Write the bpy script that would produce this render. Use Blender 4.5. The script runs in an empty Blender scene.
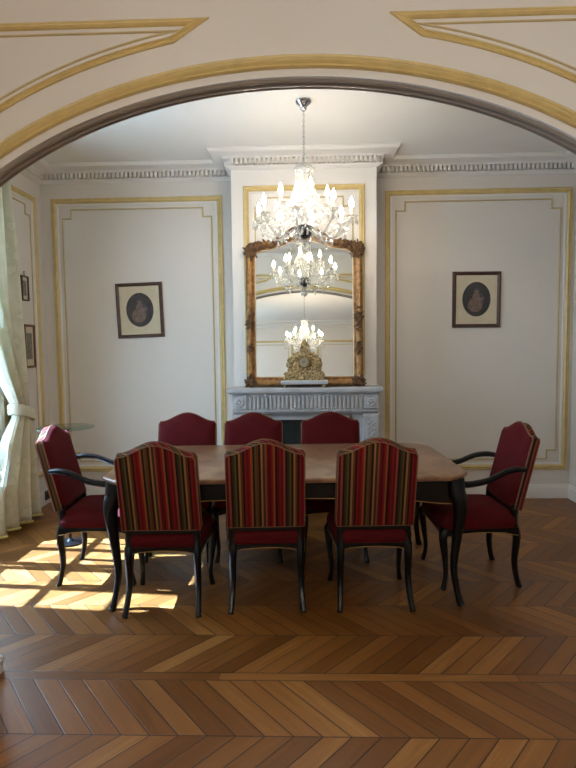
import bpy, bmesh, math, random
from mathutils import Vector, Matrix, noise
random.seed(7)
PI = math.pi
scene = bpy.context.scene
col = scene.collection

# ------------------------------------------------------------------ helpers
class MB:
    def __init__(s): s.v = []; s.f = []
    def add(s, vs, fs):
        o = len(s.v); s.v += [tuple(p) for p in vs]; s.f += [tuple(i + o for i in f) for f in fs]; return s
    def box(s, x0, x1, y0, y1, z0, z1, M=None):
        vs = [Vector((x, y, z)) for z in (z0, z1) for y in (y0, y1) for x in (x0, x1)]
        if M: vs = [M @ p for p in vs]
        return s.add(vs, [(0,2,3,1),(4,5,7,6),(0,1,5,4),(2,6,7,3),(0,4,6,2),(1,3,7,5)])
    def lathe(s, prof, n=16, c=(0,0,0), M=None, flute=0, fd=0):
        vs = []
        for r, z in prof:
            for k in range(n):
                a = 2*PI*k/n; rr = r*(1 + (fd*math.cos(flute*a) if flute else 0))
                p = Vector((rr*math.cos(a), rr*math.sin(a), z))
                if M: p = M @ p
                vs.append(p + Vector(c))
        fs = [(i*n+k, i*n+(k+1) % n, (i+1)*n+(k+1) % n, (i+1)*n+k) for i in range(len(prof)-1) for k in range(n)]
        fs.append(tuple(range(n))[::-1]); fs.append(tuple((len(prof)-1)*n+k for k in range(n)))
        return s.add(vs, fs)
    def tube(s, pts, rad, n=8, cap=True, sq=1.0, closed=False):
        P = [Vector(p) for p in pts]; m = len(P)
        R = rad if isinstance(rad, (list, tuple)) else [rad]*m
        up = None; vs = []
        for i in range(m):
            if closed: t = (P[(i+1) % m]-P[i-1])
            else: t = P[min(i+1, m-1)]-P[max(i-1, 0)]
            t.normalize()
            if up is None:
                up = Vector((0,0,1)) if abs(t.z) < .8 else Vector((1,0,0))
            a = t.cross(up); a.normalize(); b = a.cross(t); b.normalize(); up = b
            for k in range(n):
                th = 2*PI*(k+.5)/n
                vs.append(P[i] + (a*math.cos(th) + b*math.sin(th)*sq)*R[i])
        fs = [(i*n+k, i*n+(k+1) % n, (i+1)*n+(k+1) % n, (i+1)*n+k) for i in range(m-1) for k in range(n)]
        if closed: fs += [((m-1)*n+k, (m-1)*n+(k+1) % n, (k+1) % n, k) for k in range(n)]
        elif cap: fs.append(tuple(range(n))[::-1]); fs.append(tuple((m-1)*n+k for k in range(n)))
        return s.add(vs, fs)
    def ball(s, c, r, n=8, m=5, sc=(1,1,1), M=None):
        vs = []; fs = []
        for i in range(1, m):
            ph = PI*i/m
            for k in range(n):
                a = 2*PI*k/n
                vs.append(Vector((r*sc[0]*math.sin(ph)*math.cos(a), r*sc[1]*math.sin(ph)*math.sin(a), r*sc[2]*math.cos(ph))))
        vs.append(Vector((0,0,r*sc[2]))); vs.append(Vector((0,0,-r*sc[2])))
        T = len(vs)-2
        for i in range(m-2):
            for k in range(n): fs.append((i*n+k, (i+1)*n+k, (i+1)*n+(k+1) % n, i*n+(k+1) % n))
        for k in range(n):
            fs.append((T, k, (k+1) % n)); fs.append((T+1, (m-2)*n+(k+1) % n, (m-2)*n+k))
        if M: vs = [M @ p for p in vs]
        return s.add([p+Vector(c) for p in vs], fs)
    def stack(s, outline, levels):
        """rings of one outline: levels = (z, inset); closed at both ends"""
        n = len(outline); hx = max(abs(p[0]) for p in outline); hy = max(abs(p[1]) for p in outline)
        vs = [(p[0]*(1-i/hx), p[1]*(1-i/hy), z) for z, i in levels for p in outline]
        fs = [(i*n+k, i*n+(k+1) % n, (i+1)*n+(k+1) % n, (i+1)*n+k) for i in range(len(levels)-1) for k in range(n)]
        fs.append(tuple(range(n))[::-1]); fs.append(tuple((len(levels)-1)*n+k for k in range(n)))
        return s.add(vs, fs)
    def sweep(s, path, prof, N, closed=True):
        """profile (s, n): s along the in-plane side (left of travel about N), n along N; mitred corners"""
        N = Vector(N).normalized(); P = [Vector(p) for p in path]; m = len(P); q = len(prof); vs = []
        for i in range(m):
            if closed or 0 < i < m-1:
                d0 = (P[i]-P[i-1]).normalized(); d1 = (P[(i+1) % m]-P[i]).normalized()
            else:
                d0 = d1 = (P[1]-P[0]).normalized() if i == 0 else (P[-1]-P[-2]).normalized()
            s0 = N.cross(d0); s1 = N.cross(d1); b = s0+s1
            b = b/ max(b.dot(s0), 1e-3) if b.length > 1e-6 else s0
            for a, h in prof: vs.append(P[i] + b*a + N*h)
        fs = []
        for i in range(m if closed else m-1):
            j = (i+1) % m
            for k in range(q-1): fs.append((i*q+k, j*q+k, j*q+k+1, i*q+k+1))
        return s.add(vs, fs)
    def build(s, name, mat, parent=None, smooth=True, M=None, angle=40):
        me = bpy.data.meshes.new(name); me.from_pydata([tuple(p) for p in s.v], [], s.f)
        bm = bmesh.new(); bm.from_mesh(me); bmesh.ops.recalc_face_normals(bm, faces=bm.faces)
        if smooth:
            for f in bm.faces: f.smooth = True
            for e in bm.edges:
                if len(e.link_faces) == 2 and e.calc_face_angle(0) > math.radians(angle): e.smooth = False
        bm.to_mesh(me); bm.free()
        me.materials.append(mat)
        o = bpy.data.objects.new(name, me); col.objects.link(o)
        if M: o.matrix_local = M
        if parent: o.parent = parent
        return o

def empty(name, loc=(0,0,0), rz=0):
    o = bpy.data.objects.new(name, None); col.objects.link(o); o.location = loc; o.rotation_euler = (0,0,rz)
    o.empty_display_size = .1; return o
def tag(o, label=None, cat=None, group=None, kind=None):
    if label: o['label'] = label
    if cat: o['category'] = cat
    if group: o['group'] = group
    if kind: o['kind'] = kind
    return o
def struct(o): o['kind'] = 'structure'; return o
def copy_tree(o, parent=None):
    c = o.copy(); col.objects.link(c)
    if parent: c.parent = parent
    for ch in list(o.children): copy_tree(ch, c)
    return c
def smst(t): t = max(0, min(1, t)); return t*t*(3-2*t)
def interp(tab, x):
    if x <= tab[0][0]: return tab[0][1]
    for (a, b), (c, d) in zip(tab, tab[1:]):
        if x <= c: return b + (d-b)*smst((x-a)/(c-a))
    return tab[-1][1]
def spline(pts, n=6):
    P = [Vector(p) for p in pts]; out = []
    for i in range(len(P)-1):
        a = P[max(i-1, 0)]; b = P[i]; c = P[i+1]; d = P[min(i+2, len(P)-1)]
        for k in range(n):
            t = k/n
            out.append(.5*((2*b)+(c-a)*t+(2*a-5*b+4*c-d)*t*t+(3*b-a-3*c+d)*t**3))
    out.append(P[-1]); return out

# ------------------------------------------------------------------ materials
def lin(r, g, b):
    f = lambda c: (c/255/12.92) if c/255 <= .04045 else ((c/255+.055)/1.055)**2.4
    return (f(r), f(g), f(b), 1)
class Nd:
    """tiny expression layer over math nodes"""
    def __init__(s, t, sock): s.t = t; s.s = sock
    def op(s, o, b=None, c=None):
        n = s.t.nodes.new('ShaderNodeMath'); n.operation = o
        for i, x in enumerate((s, b, c)):
            if x is None: continue
            if isinstance(x, Nd): s.t.links.new(x.s, n.inputs[i])
            else: n.inputs[i].default_value = x
        return Nd(s.t, n.outputs[0])
    def __add__(s, b): return s.op('ADD', b)
    def __sub__(s, b): return s.op('SUBTRACT', b)
    def __mul__(s, b): return s.op('MULTIPLY', b)
    def __truediv__(s, b): return s.op('DIVIDE', b)
def newmat(name):
    m = bpy.data.materials.new(name); m.use_nodes = True
    return m, m.node_tree, m.node_tree.nodes['Principled BSDF']
def pmat(name, c, rough=.5, metal=0, bump=0, bscale=60, var=0, vscale=3, coat=0, sheen=0, spec=.5, **kw):
    m, t, b = newmat(name)
    b.inputs['Base Color'].default_value = c; b.inputs['Roughness'].default_value = rough
    b.inputs['Metallic'].default_value = metal; b.inputs['Coat Weight'].default_value = coat
    b.inputs['Specular IOR Level'].default_value = spec
    if sheen:
        b.inputs['Sheen Weight'].default_value = sheen; b.inputs['Sheen Roughness'].default_value = .4
        b.inputs['Sheen Tint'].default_value = (c[0]**.5, c[1]**.6, c[2]**.6, 1)
    tc = t.nodes.new('ShaderNodeTexCoord')
    if var:
        n = t.nodes.new('ShaderNodeTexNoise'); n.inputs['Scale'].default_value = vscale; n.inputs['Detail'].default_value = 5
        t.links.new(tc.outputs['Object'], n.inputs['Vector'])
        r = t.nodes.new('ShaderNodeMapRange'); r.inputs['From Min'].default_value = .3; r.inputs['From Max'].default_value = .7
        r.inputs['To Min'].default_value = 1-var; r.inputs['To Max'].default_value = 1+var*.6
        t.links.new(n.outputs['Fac'], r.inputs['Value'])
        h = t.nodes.new('ShaderNodeHueSaturation'); h.inputs['Color'].default_value = c
        t.links.new(r.outputs[0], h.inputs['Value']); t.links.new(h.outputs[0], b.inputs['Base Color'])
    if bump:
        n = t.nodes.new('ShaderNodeTexNoise'); n.inputs['Scale'].default_value = bscale; n.inputs['Detail'].default_value = 4
        t.links.new(tc.outputs['Object'], n.inputs['Vector'])
        bp = t.nodes.new('ShaderNodeBump'); bp.inputs['Strength'].default_value = bump; bp.inputs['Distance'].default_value = .01
        t.links.new(n.outputs['Fac'], bp.inputs['Height']); t.links.new(bp.outputs[0], b.inputs['Normal'])
    return m

M = {}
M['wall'] = pmat('wall_paint', lin(214,207,198), .55, bump=.03, bscale=35, var=.025, vscale=1.2)
M['white'] = pmat('white_paint', lin(222,217,211), .45, bump=.02, bscale=50)
M['ceiling'] = pmat('ceiling_paint', lin(224,220,214), .7, var=.02)
M['gold_paint'] = pmat('ochre_gilt_paint', lin(204,178,118), .42, var=.12, vscale=14, bump=.05, bscale=80)
M['thin_gold'] = pmat('pale_ochre_paint', lin(190,170,126), .5, var=.08, vscale=20)
M['taupe'] = pmat('taupe_painted_moulding', lin(146,134,122), .4, var=.08, vscale=8, coat=.3)
M['black'] = pmat('black_lacquer', lin(9,8,9), .3, coat=.0, spec=.35, var=.2, vscale=25)
M['velvet'] = pmat('red_velvet', lin(80,6,11), .85, sheen=.06, var=.18, vscale=9, bump=.12, bscale=300, spec=.2)
M['marble'] = pmat('grey_white_marble', lin(190,190,192), .35, var=.14, vscale=7, bump=.03)
M['gilt'] = pmat('aged_gilt', lin(158,118,74), .42, metal=.6, var=.5, vscale=26, bump=.55, bscale=90)
M['gilt_dark'] = pmat('aged_gilt_dark', lin(112,82,56), .5, metal=.6, var=.6, vscale=40, bump=.9, bscale=110)
M['bronze'] = pmat('gilt_bronze', lin(196,168,120), .38, metal=.75, var=.9, vscale=60, bump=1.0, bscale=150)
M['chrome'] = pmat('polished_nickel', lin(190,190,195), .18, metal=1)
M['dark_metal'] = pmat('dark_silver', lin(92,94,100), .25, metal=1, bump=.2)
M['frame_wood'] = pmat('dark_walnut_frame', lin(72,48,38), .4, var=.3, vscale=30)
M['frame_red'] = pmat('mahogany_frame', lin(112,66,46), .4, var=.3, vscale=30)
M['mat_board'] = pmat('cream_mount', lin(214,199,172), .8, var=.06, vscale=12)
M['print_dark'] = pmat('print_dark', lin(58,54,56), .6, var=.5, vscale=26)
M['print_flesh'] = pmat('print_flesh', lin(122,98,86), .6, var=.4, vscale=40)
M['print_blue'] = pmat('print_blue', lin(70,74,88), .6, var=.3, vscale=40)
M['print_grey'] = pmat('print_grey', lin(128,122,108), .7, var=.5, vscale=45)
M['firebox'] = pmat('firebox_green_black', lin(22,34,34), .5, var=.3, vscale=9)
M['candle'] = pmat('ivory_candle_tube', lin(240,234,220), .5)
M['trim_y'] = pmat('yellow_curtain_braid', lin(196,178,112), .8, var=.15, vscale=30)
M['piping'] = pmat('dull_gold_piping', lin(122,86,58), .7, var=.3, vscale=90)
M['gold_line'] = pmat('gilt_edge_line', lin(176,138,78), .45, metal=.4)
M['console'] = pmat('dark_console_wood', lin(42,36,34), .35, var=.2)
M['outlet'] = pmat('dark_outlet_plastic', lin(52,48,46), .4)
M['stone_white'] = pmat('white_plinth_paint', lin(232,230,226), .4)

# mirror
m, t, b = newmat('silvered_glass'); b.inputs['Metallic'].default_value = 1; b.inputs['Roughness'].default_value = .0
b.inputs['Base Color'].default_value = (.92,.93,.88,1); M['mirror'] = m
# clear pane (transparent with a grazing reflection)
def pane_mat(name, tint, edge=1.45):
    m, t, b = newmat(name); t.nodes.remove(b)
    tr = t.nodes.new('ShaderNodeBsdfTransparent'); tr.inputs[0].default_value = tint
    gl = t.nodes.new('ShaderNodeBsdfGlossy'); gl.inputs['Roughness'].default_value = .02
    fr = t.nodes.new('ShaderNodeFresnel'); fr.inputs[0].default_value = edge
    mx = t.nodes.new('ShaderNodeMixShader'); ge = t.nodes.new('ShaderNodeNewGeometry')
    ff = Nd(t, fr.outputs[0])*(Nd(t, ge.outputs['Backfacing'])*-1.0 + 1.0)
    t.links.new(ff.s, mx.inputs[0]); t.links.new(tr.outputs[0], mx.inputs[1]); t.links.new(gl.outputs[0], mx.inputs[2])
    t.links.new(mx.outputs[0], t.nodes['Material Output'].inputs[0]); return m
M['pane'] = pane_mat('window_pane_glass', (.98,.985,.98,1))
M['table_glass'] = pane_mat('green_edge_glass', (.72,.86,.84,1), 1.8)
# cut crystal: clear body, sharp reflections, a little milky scatter
m, t, b = newmat('cut_crystal'); t.nodes.remove(b)
tr = t.nodes.new('ShaderNodeBsdfTransparent'); tr.inputs[0].default_value = (.93,.95,.95,1)
gl = t.nodes.new('ShaderNodeBsdfGlossy'); gl.inputs['Roughness'].default_value = .12; gl.inputs['Color'].default_value = (1,.98,.94,1)
df = t.nodes.new('ShaderNodeBsdfTranslucent'); df.inputs[0].default_value = (.95,.93,.88,1)
dd = t.nodes.new('ShaderNodeBsdfDiffuse'); dd.inputs[0].default_value = (.92,.9,.85,1)
m1 = t.nodes.new('ShaderNodeMixShader'); m1.inputs[0].default_value = .5
m2 = t.nodes.new('ShaderNodeMixShader'); m2.inputs[0].default_value = .42
m3 = t.nodes.new('ShaderNodeMixShader'); m3.inputs[0].default_value = .17
t.links.new(df.outputs[0], m1.inputs[1]); t.links.new(dd.outputs[0], m1.inputs[2])
t.links.new(tr.outputs[0], m2.inputs[1]); t.links.new(gl.outputs[0], m2.inputs[2])
t.links.new(m2.outputs[0], m3.inputs[1]); t.links.new(m1.outputs[0], m3.inputs[2])
t.links.new(m3.outputs[0], t.nodes['Material Output'].inputs[0]); M['crystal'] = m
# lamp bulb
m, t, b = newmat('lit_bulb'); b.inputs['Emission Color'].default_value = (1,.88,.72,1); b.inputs['Emission Strength'].default_value = 125
b.inputs['Base Color'].default_value = (1,1,1,1); M['bulb'] = m
m = m.copy(); m.name = 'lit_bulb_bright'; m.node_tree.nodes['Principled BSDF'].inputs['Emission Strength'].default_value = 330; M['bulb_bright'] = m

# striped fabric
m, t, b = newmat('striped_fabric')
tc = t.nodes.new('ShaderNodeTexCoord'); sp = t.nodes.new('ShaderNodeSeparateXYZ'); t.links.new(tc.outputs['Object'], sp.inputs[0])
X, Yc = Nd(t, sp.outputs[0]), Nd(t, sp.outputs[1])
u = ((X + Yc*1.0 + 1.03)/.30).op('FRACT')
cr = t.nodes.new('ShaderNodeValToRGB'); cr.color_ramp.interpolation = 'CONSTANT'
C_ = {'r':(92,18,16),'R':(116,24,24),'o':(136,70,38),'g':(84,68,34),'b':(38,22,18),'p':(128,62,48),'y':(136,100,54),'m':(74,16,20),'G':(54,46,28),'n':(92,46,28)}
seq = 'rRobgnbyGprmRobrRrpbGgbynbR'
for i, ch in enumerate(seq):
    p = i/len(seq)
    e = cr.color_ramp.elements[0] if i == 0 else (cr.color_ramp.elements[1] if i == 1 else cr.color_ramp.elements.new(p))
    e.position = p; e.color = lin(*C_[ch])
t.links.new(u.s, cr.inputs[0]); t.links.new(cr.outputs[0], b.inputs['Base Color'])
b.inputs['Roughness'].default_value = .85; b.inputs['Specular IOR Level'].default_value = .15
M['stripe'] = m

# curtain damask (thin, lets daylight through)
m, t, b = newmat('cream_damask'); b.inputs['Roughness'].default_value = .55
tc = t.nodes.new('ShaderNodeTexCoord'); vo = t.nodes.new('ShaderNodeTexVoronoi'); vo.inputs['Scale'].default_value = 9
vo.feature = 'SMOOTH_F1'; t.links.new(tc.outputs['Object'], vo.inputs['Vector'])
nz = t.nodes.new('ShaderNodeTexNoise'); nz.inputs['Scale'].default_value = 30; nz.inputs['Detail'].default_value = 5; t.links.new(tc.outputs['Object'], nz.inputs['Vector'])
f = (Nd(t, vo.outputs['Distance'])*2.0 + Nd(t, nz.outputs['Fac'])).op('FRACT')
cr = t.nodes.new('ShaderNodeValToRGB'); cr.color_ramp.elements[0].color = lin(206,200,176); cr.color_ramp.elements[1].color = lin(228,222,200)
t.links.new(f.s, cr.inputs[0]); t.links.new(cr.outputs[0], b.inputs['Base Color'])
tl = t.nodes.new('ShaderNodeBsdfTranslucent'); tl.inputs[0].default_value = lin(232,236,226)
mx = t.nodes.new('ShaderNodeMixShader'); mx.inputs[0].default_value = .22
t.links.new(b.outputs[0], mx.inputs[1]); t.links.new(tl.outputs[0], mx.inputs[2]); t.links.new(mx.outputs[0], t.nodes['Material Output'].inputs[0])
M['curtain'] = m

# table top: veined brown marble
m, t, b = newmat('brown_marble'); tc = t.nodes.new('ShaderNodeTexCoord')
nz = t.nodes.new('ShaderNodeTexNoise'); nz.inputs['Scale'].default_value = 5; nz.inputs['Detail'].default_value = 8; nz.inputs['Distortion'].default_value = 1.5
t.links.new(tc.outputs['Object'], nz.inputs['Vector'])
cr = t.nodes.new('ShaderNodeValToRGB'); cr.color_ramp.elements[0].position = .35; cr.color_ramp.elements[0].color = lin(112,76,54)
cr.color_ramp.elements[1].position = .62; cr.color_ramp.elements[1].color = lin(150,114,82)
t.links.new(nz.outputs['Fac'], cr.inputs[0]); t.links.new(cr.outputs[0], b.inputs['Base Color']); b.inputs['Roughness'].default_value = .3
M['table_top'] = m

# chevron parquet
FY0, FB, BY0, BB, DX, BW = 2.376, .355, 2.433, .332, .30, .112
m, t, b = newmat('chevron_oak_parquet'); tc = t.nodes.new('ShaderNodeTexCoord'); sp = t.nodes.new('ShaderNodeSeparateXYZ')
t.links.new(tc.outputs['Object'], sp.inputs[0]); X, Y = Nd(t, sp.outputs[0]), Nd(t, sp.outputs[1])
front = Y.op('LESS_THAN', FY0); back = Y.op('GREATER_THAN', BY0); plank = (front+back).op('SUBTRACT', 1).op('ABSOLUTE')
tf = (Y*-1.0 + FY0)/FB; tb = (Y - BY0)/BB
T = tf*front + tb*back + plank*.5
k = T.op('FLOOR'); ft = T.op('FRACT'); zig = T.op('PINGPONG', 1)*DX
X2 = X + 40.036 - front*.0326
BWs = front*(BW-.1064) + .1064
u = (X2 - zig)/BWs; n_ = u.op('FLOOR'); fu = u.op('FRACT')
idc = n_ + k*37.3 + front*311.0
idp = (X/1.35 + 20.3).op('FLOOR')*5.1
notp = plank*-1.0 + 1.0
idv = idc*notp + idp*plank
wn = t.nodes.new('ShaderNodeTexWhiteNoise'); wn.noise_dimensions = '1D'; t.links.new(idv.s, wn.inputs['W']); rnd = Nd(t, wn.outputs['Value'])
gu = fu.op('MINIMUM', fu*-1.0+1.0)*(BW*.76)
gt = ft.op('MINIMUM', ft*-1.0+1.0)*.33
g1 = gu.op('MINIMUM', gt)
gp = (Y-FY0).op('ABSOLUTE').op('MINIMUM', (Y-BY0).op('ABSOLUTE'))
gpl = (X/1.35+20.3).op('FRACT')*1.35
gap = (g1 + plank*10.0).op('MINIMUM', gp).op('MINIMUM', gpl + notp*10.0)
gapm = t.nodes.new('ShaderNodeMapRange'); gapm.inputs['From Min'].default_value = .0012; gapm.inputs['From Max'].default_value = .0035
t.links.new(gap.s, gapm.inputs['Value']); gm = Nd(t, gapm.outputs[0])
along = T*.46*notp + X*plank; across = u*BW*notp + Y*plank
cb = t.nodes.new('ShaderNodeCombineXYZ')
t.links.new((across*34.0).s, cb.inputs[0]); t.links.new((along*3.2).s, cb.inputs[1]); t.links.new((idv*1.7).s, cb.inputs[2])
nz = t.nodes.new('ShaderNodeTexNoise'); nz.inputs['Scale'].default_value = 1; nz.inputs['Detail'].default_value = 6; nz.inputs['Distortion'].default_value = .8
t.links.new(cb.outputs[0], nz.inputs['Vector'])
n2 = t.nodes.new('ShaderNodeTexNoise'); n2.inputs['Scale'].default_value = 1.4; n2.inputs['Detail'].default_value = 3; t.links.new(tc.outputs['Object'], n2.inputs['Vector'])
fac = rnd*.58 + Nd(t, nz.outputs['Fac'])*.5 + Nd(t, n2.outputs['Fac'])*.25 - .16
cr = t.nodes.new('ShaderNodeValToRGB'); el = cr.color_ramp.elements
el[0].position = .08; el[0].color = lin(94,54,20); el[1].position = .95; el[1].color = lin(170,122,62)
e = el.new(.42); e.color = lin(120,74,28); e = el.new(.7); e.color = lin(142,92,40)
t.links.new(fac.s, cr.inputs[0])
mx = t.nodes.new('ShaderNodeMix'); mx.data_type = 'RGBA'; mx.inputs['A'].default_value = lin(44,24,14)
t.links.new(gm.s, mx.inputs['Factor']); t.links.new(cr.outputs[0], mx.inputs['B']); t.links.new(mx.outputs['Result'], b.inputs['Base Color'])
ro = Nd(t, nz.outputs['Fac'])*.16 + rnd*.08 + .27
t.links.new(ro.s, b.inputs['Roughness'])
bp = t.nodes.new('ShaderNodeBump'); bp.inputs['Strength'].default_value = .35; bp.inputs['Distance'].default_value = .003
t.links.new((gm*.6 + rnd*.05 + Nd(t, nz.outputs['Fac'])*.12).s, bp.inputs['Height']); t.links.new(bp.outputs[0], b.inputs['Normal'])
M['floor'] = m

# ------------------------------------------------------------------ room shell
XL, XR, YB, YA, YF, ZC = -2.54, 2.56, 5.35, 2.39, -3.8, 3.225
A0, A1 = 2.295, 2.39                  # arch wall faces
ZF = 3.225                            # front room ceiling
BX0, BX1, BY = -.648, .655, 5.037    # chimney breast

def slab_with_holes(mb, axis, lo, hi, u0, u1, z0, z1, holes):
    us = sorted({u0, u1} | {h[i] for h in holes for i in (0, 1)}); zs = sorted({z0, z1} | {h[i] for h in holes for i in (2, 3)})
    for a, b_ in zip(us, us[1:]):
        for c, d in zip(zs, zs[1:]):
            um, zm = (a+b_)/2, (c+d)/2
            if any(h[0] < um < h[1] and h[2] < zm < h[3] for h in holes): continue
            if axis == 'x': mb.box(lo, hi, a, b_, c, d)
            else: mb.box(a, b_, lo, hi, c, d)
    return mb

struct(MB().box(XL-.3, XR+.3, YF-.3, YB+.3, -.1, 0).build('floor', M['floor'], smooth=False))
mb = MB().box(XL-.3, XR+.3, A1-.06, YB+.3, ZC, ZC+.15)
struct(mb.build('ceiling', M['ceiling'], smooth=False))
struct(MB().box(XL-.3, XR+.3, YF-.3, A1-.06, ZF, ZF+.25).build('ceiling', M['ceiling'], smooth=False))
WIN = [(3.04, 4.42, .06, 2.75), (-3.0, -1.7, .06, 2.75)]
struct(slab_with_holes(MB(), 'x', XL-.3, XL, YF-.3, YB+.3, 0, ZC, WIN).build('wall_left', M['wall'], smooth=False))
struct(MB().box(XR, XR+.3, YF-.3, YB+.3, 0, ZC).build('wall_right', M['wall'], smooth=False))
struct(MB().box(XL, XR, YB, YB+.3, 0, ZC).build('wall_back', M['wall'], smooth=False))
struct(MB().box(XL, XR, YF-.3, YF, 0, ZF).build('wall_front', M['wall'], smooth=False))
struct(MB().box(BX0, BX1, BY, YB, 0, ZC).build('wall_chimney', M['white'], smooth=False))

# arch wall with basket-handle opening
AC = -.02; JX = 1.425
def archz(x):
    x = abs(x-AC)
    return 1.405 + 1.18*math.sqrt(max(0, 1-(x/1.76)**2))
arch = []
XW = 1.30; zx = archz(AC+XW)
arch += [(AC-JX, 0.0), (AC-JX, .6), (AC-JX, 1.2)]
cn = []
for i in range(9):                      # tight shoulder curve from the jamb to the wide curve
    tt = i/8; p0 = Vector((JX, 1.75)); p1 = Vector((JX, zx-.092)); p2 = Vector((XW, zx))
    cn.append(p0*(1-tt)**2 + p1*2*tt*(1-tt) + p2*tt*tt)
arch += [(AC-p.x, p.y) for p in cn]
N_ = 56
arch += [(AC-XW+2*XW*i/N_, archz(AC-XW+2*XW*i/N_)) for i in range(1, N_)]
arch += [(AC+p.x, p.y) for p in reversed(cn)]
arch += [(AC+JX, 1.2), (AC+JX, .6), (AC+JX, 0.0)]
mb = MB()
for yy in (A0, A1):
    for (x0, z0), (x1, z1) in zip(arch, arch[1:]):
        if abs(x1-x0) < 1e-6: continue
        mb.add([(x0,yy,z0),(x1,yy,z1),(x1,yy,ZC),(x0,yy,ZC)], [(0,1,2,3)])
mb.box(XL, AC-JX, A0, A1, 0, ZC); mb.box(AC+JX, XR, A0, A1, 0, ZC)
mb.add([(x, y, z) for x, z in arch for y in (A0, A1)], [(2*i, 2*i+1, 2*i+3, 2*i+2) for i in range(len(arch)-1)])
struct(mb.build('wall_arch', M['wall'], smooth=False))

trim_n = [0]
def trim(mb, mat, smooth=True, angle=40):
    trim_n[0] += 1
    return struct(mb.build('trim_%d' % trim_n[0], mat, smooth=smooth, angle=angle))

# reveal moulding of the arch: s outward from the opening is negative here
ap = [(x, 0, z) for x, z in arch]
mb = MB(); path = [(x, A0+.020, z) for x, z in arch]
prof = [(-a*.8, h*.60) for a, h in [(.012,0),(.012,-.004),(-.002,-.006),(-.008,.0),(-.012,.008),(-.012,.02),(-.006,.026),(-.003,.034),(-.003,.05),(-.008,.056),(-.013,.066),(-.013,.078),(-.008,.088),(-.003,.094),(-.003,.104),(-.009,.11),(-.011,.118),(-.009,.128),(.0,.132),(.012,.13)]]
mb.sweep(path, prof, (0,1,0), closed=False); trim(mb, M['taupe'])
# gilt arch bands both faces
bandprof = [(-.03,0),(-.03,.008),(-.036,.016),(-.044,.012),(-.05,.02),(-.058,.024),(-.066,.018),(-.072,.012),(-.078,.014),(-.083,.008),(-.083,0)]
def flip(pr, sgn): return [(a*sgn, h) for a, h in pr]
mb = MB(); mb.sweep([(x, A0, z) for x, z in arch], [(-a, h) for a, h in bandprof], (0,-1,0), closed=False); trim(mb, M['gold_paint'])
mb = MB(); mb.sweep([(x, A1, z) for x, z in arch], bandprof, (0,1,0), closed=False); trim(mb, M['gold_paint'])

def offset_arch(d):
    pts = []
    for i in range(len(arch)):
        a = Vector(arch[max(i-1,0)]); b_ = Vector(arch[min(i+1,len(arch)-1)]); t_ = (b_-a).normalized()
        pts.append((arch[i][0]-t_.y*d, arch[i][1]+t_.x*d))
    return pts
off = offset_arch(.185)
def spandrel(side, top=2.82, inset=0.0):
    """panel outline beside the arch, inset > 0 shrinks it"""
    tip, low = .36-.0, .455
    ob = [(x, z) for x, z in offset_arch(.185+inset) if (x-AC)*side > low+inset*.9 and z > .28+inset]
    ob.sort(key=lambda p: (-p[1]) if abs(p[0]-AC) > 1.35 else (abs(p[0])-10))
    xe = (2.33-inset)
    pts = [(side*(tip+inset*2.3)+AC*.5, top-inset)] + ob
    pts += [(ob[-1][0], .28+inset), (side*xe, .28+inset), (side*xe, top-inset)]
    return pts
pan_prof = [(0,0),(.0,.008),(.006,.013),(.012,.010),(.017,.016),(.023,.011),(.028,.005),(.028,0)]
thin_prof = [(0,0),(.002,.005),(.007,.006),(.010,0)]
def signed(path3, N):
    """+1 if left-of-travel about N points inside"""
    N = Vector(N); c = sum((Vector(p) for p in path3), Vector())/len(path3); a = Vector((0,0,0))
    for i in range(len(path3)): a += (Vector(path3[i-1])-c).cross(Vector(path3[i])-c)
    return 1 if a.dot(N) > 0 else -1
def panel_sweep(mb, path3, prof, N):
    s_ = signed(path3, N); mb.sweep(path3, [(a*s_, h) for a, h in prof], N, closed=True)
for yy, N in ((A0, (0,-1,0)), (A1, (0,1,0))):
    for side in (-1, 1):
        mb = MB(); panel_sweep(mb, [(x, yy, z) for x, z in spandrel(side)], pan_prof, N); trim(mb, M['gold_paint'])
        mb = MB(); panel_sweep(mb, [(x, yy, z) for x, z in spandrel(side, inset=.042)], thin_prof, N); trim(mb, M['thin_gold'])

# wall panels: wide gilt moulding and a thin inner line with stepped corners
gp_prof = [(0,0),(0,.010),(.008,.018),(.018,.014),(.024,.02),(.034,.022),(.042,.014),(.048,.008),(.048,0)]
wh_prof = [(.048,0),(.05,.008),(.064,.008),(.068,0)]
def wall_panel(O, U, N, w, h, off_=.098, notch=.085):
    """O lower left corner, U unit along the wall"""
    O = Vector(O); U = Vector(U); W = Vector((0,0,1))
    P = lambda u, v: tuple(O + U*u + W*v)
    path = [P(0,0), P(w,0), P(w,h), P(0,h)]
    mb = MB(); panel_sweep(mb, path, gp_prof, N); trim(mb, M['gold_paint'])
    mb = MB(); panel_sweep(mb, path, wh_prof, N); trim(mb, M['white'])
    o = off_; n = notch
    q = [P(o+n,o),P(w-o-n,o),P(w-o-n,o+n),P(w-o,o+n),P(w-o,h-o-n),P(w-o-n,h-o-n),P(w-o-n,h-o),P(o+n,h-o),P(o+n,h-o-n),P(o,h-o-n),P(o,o+n),P(o+n,o+n)]
    mb = MB(); panel_sweep(mb, q, [(0,0),(.003,.007),(.011,.009),(.015,0)], N); trim(mb, M['thin_gold'])
wall_panel((-2.435, YB, .28), (1,0,0), (0,-1,0), 1.66, 2.665)
wall_panel((.775, YB, .28), (1,0,0), (0,-1,0), 1.75, 2.68)
wall_panel((-.54, BY, 1.24), (1,0,0), (0,-1,0), 1.088, 1.70)
wall_panel((XL, 4.53, .28), (0,1,0), (1,0,0), .70, 2.65)
wall_panel((XR, 2.60, .28), (0,1,0), (-1,0,0), 2.60, 2.66)
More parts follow.
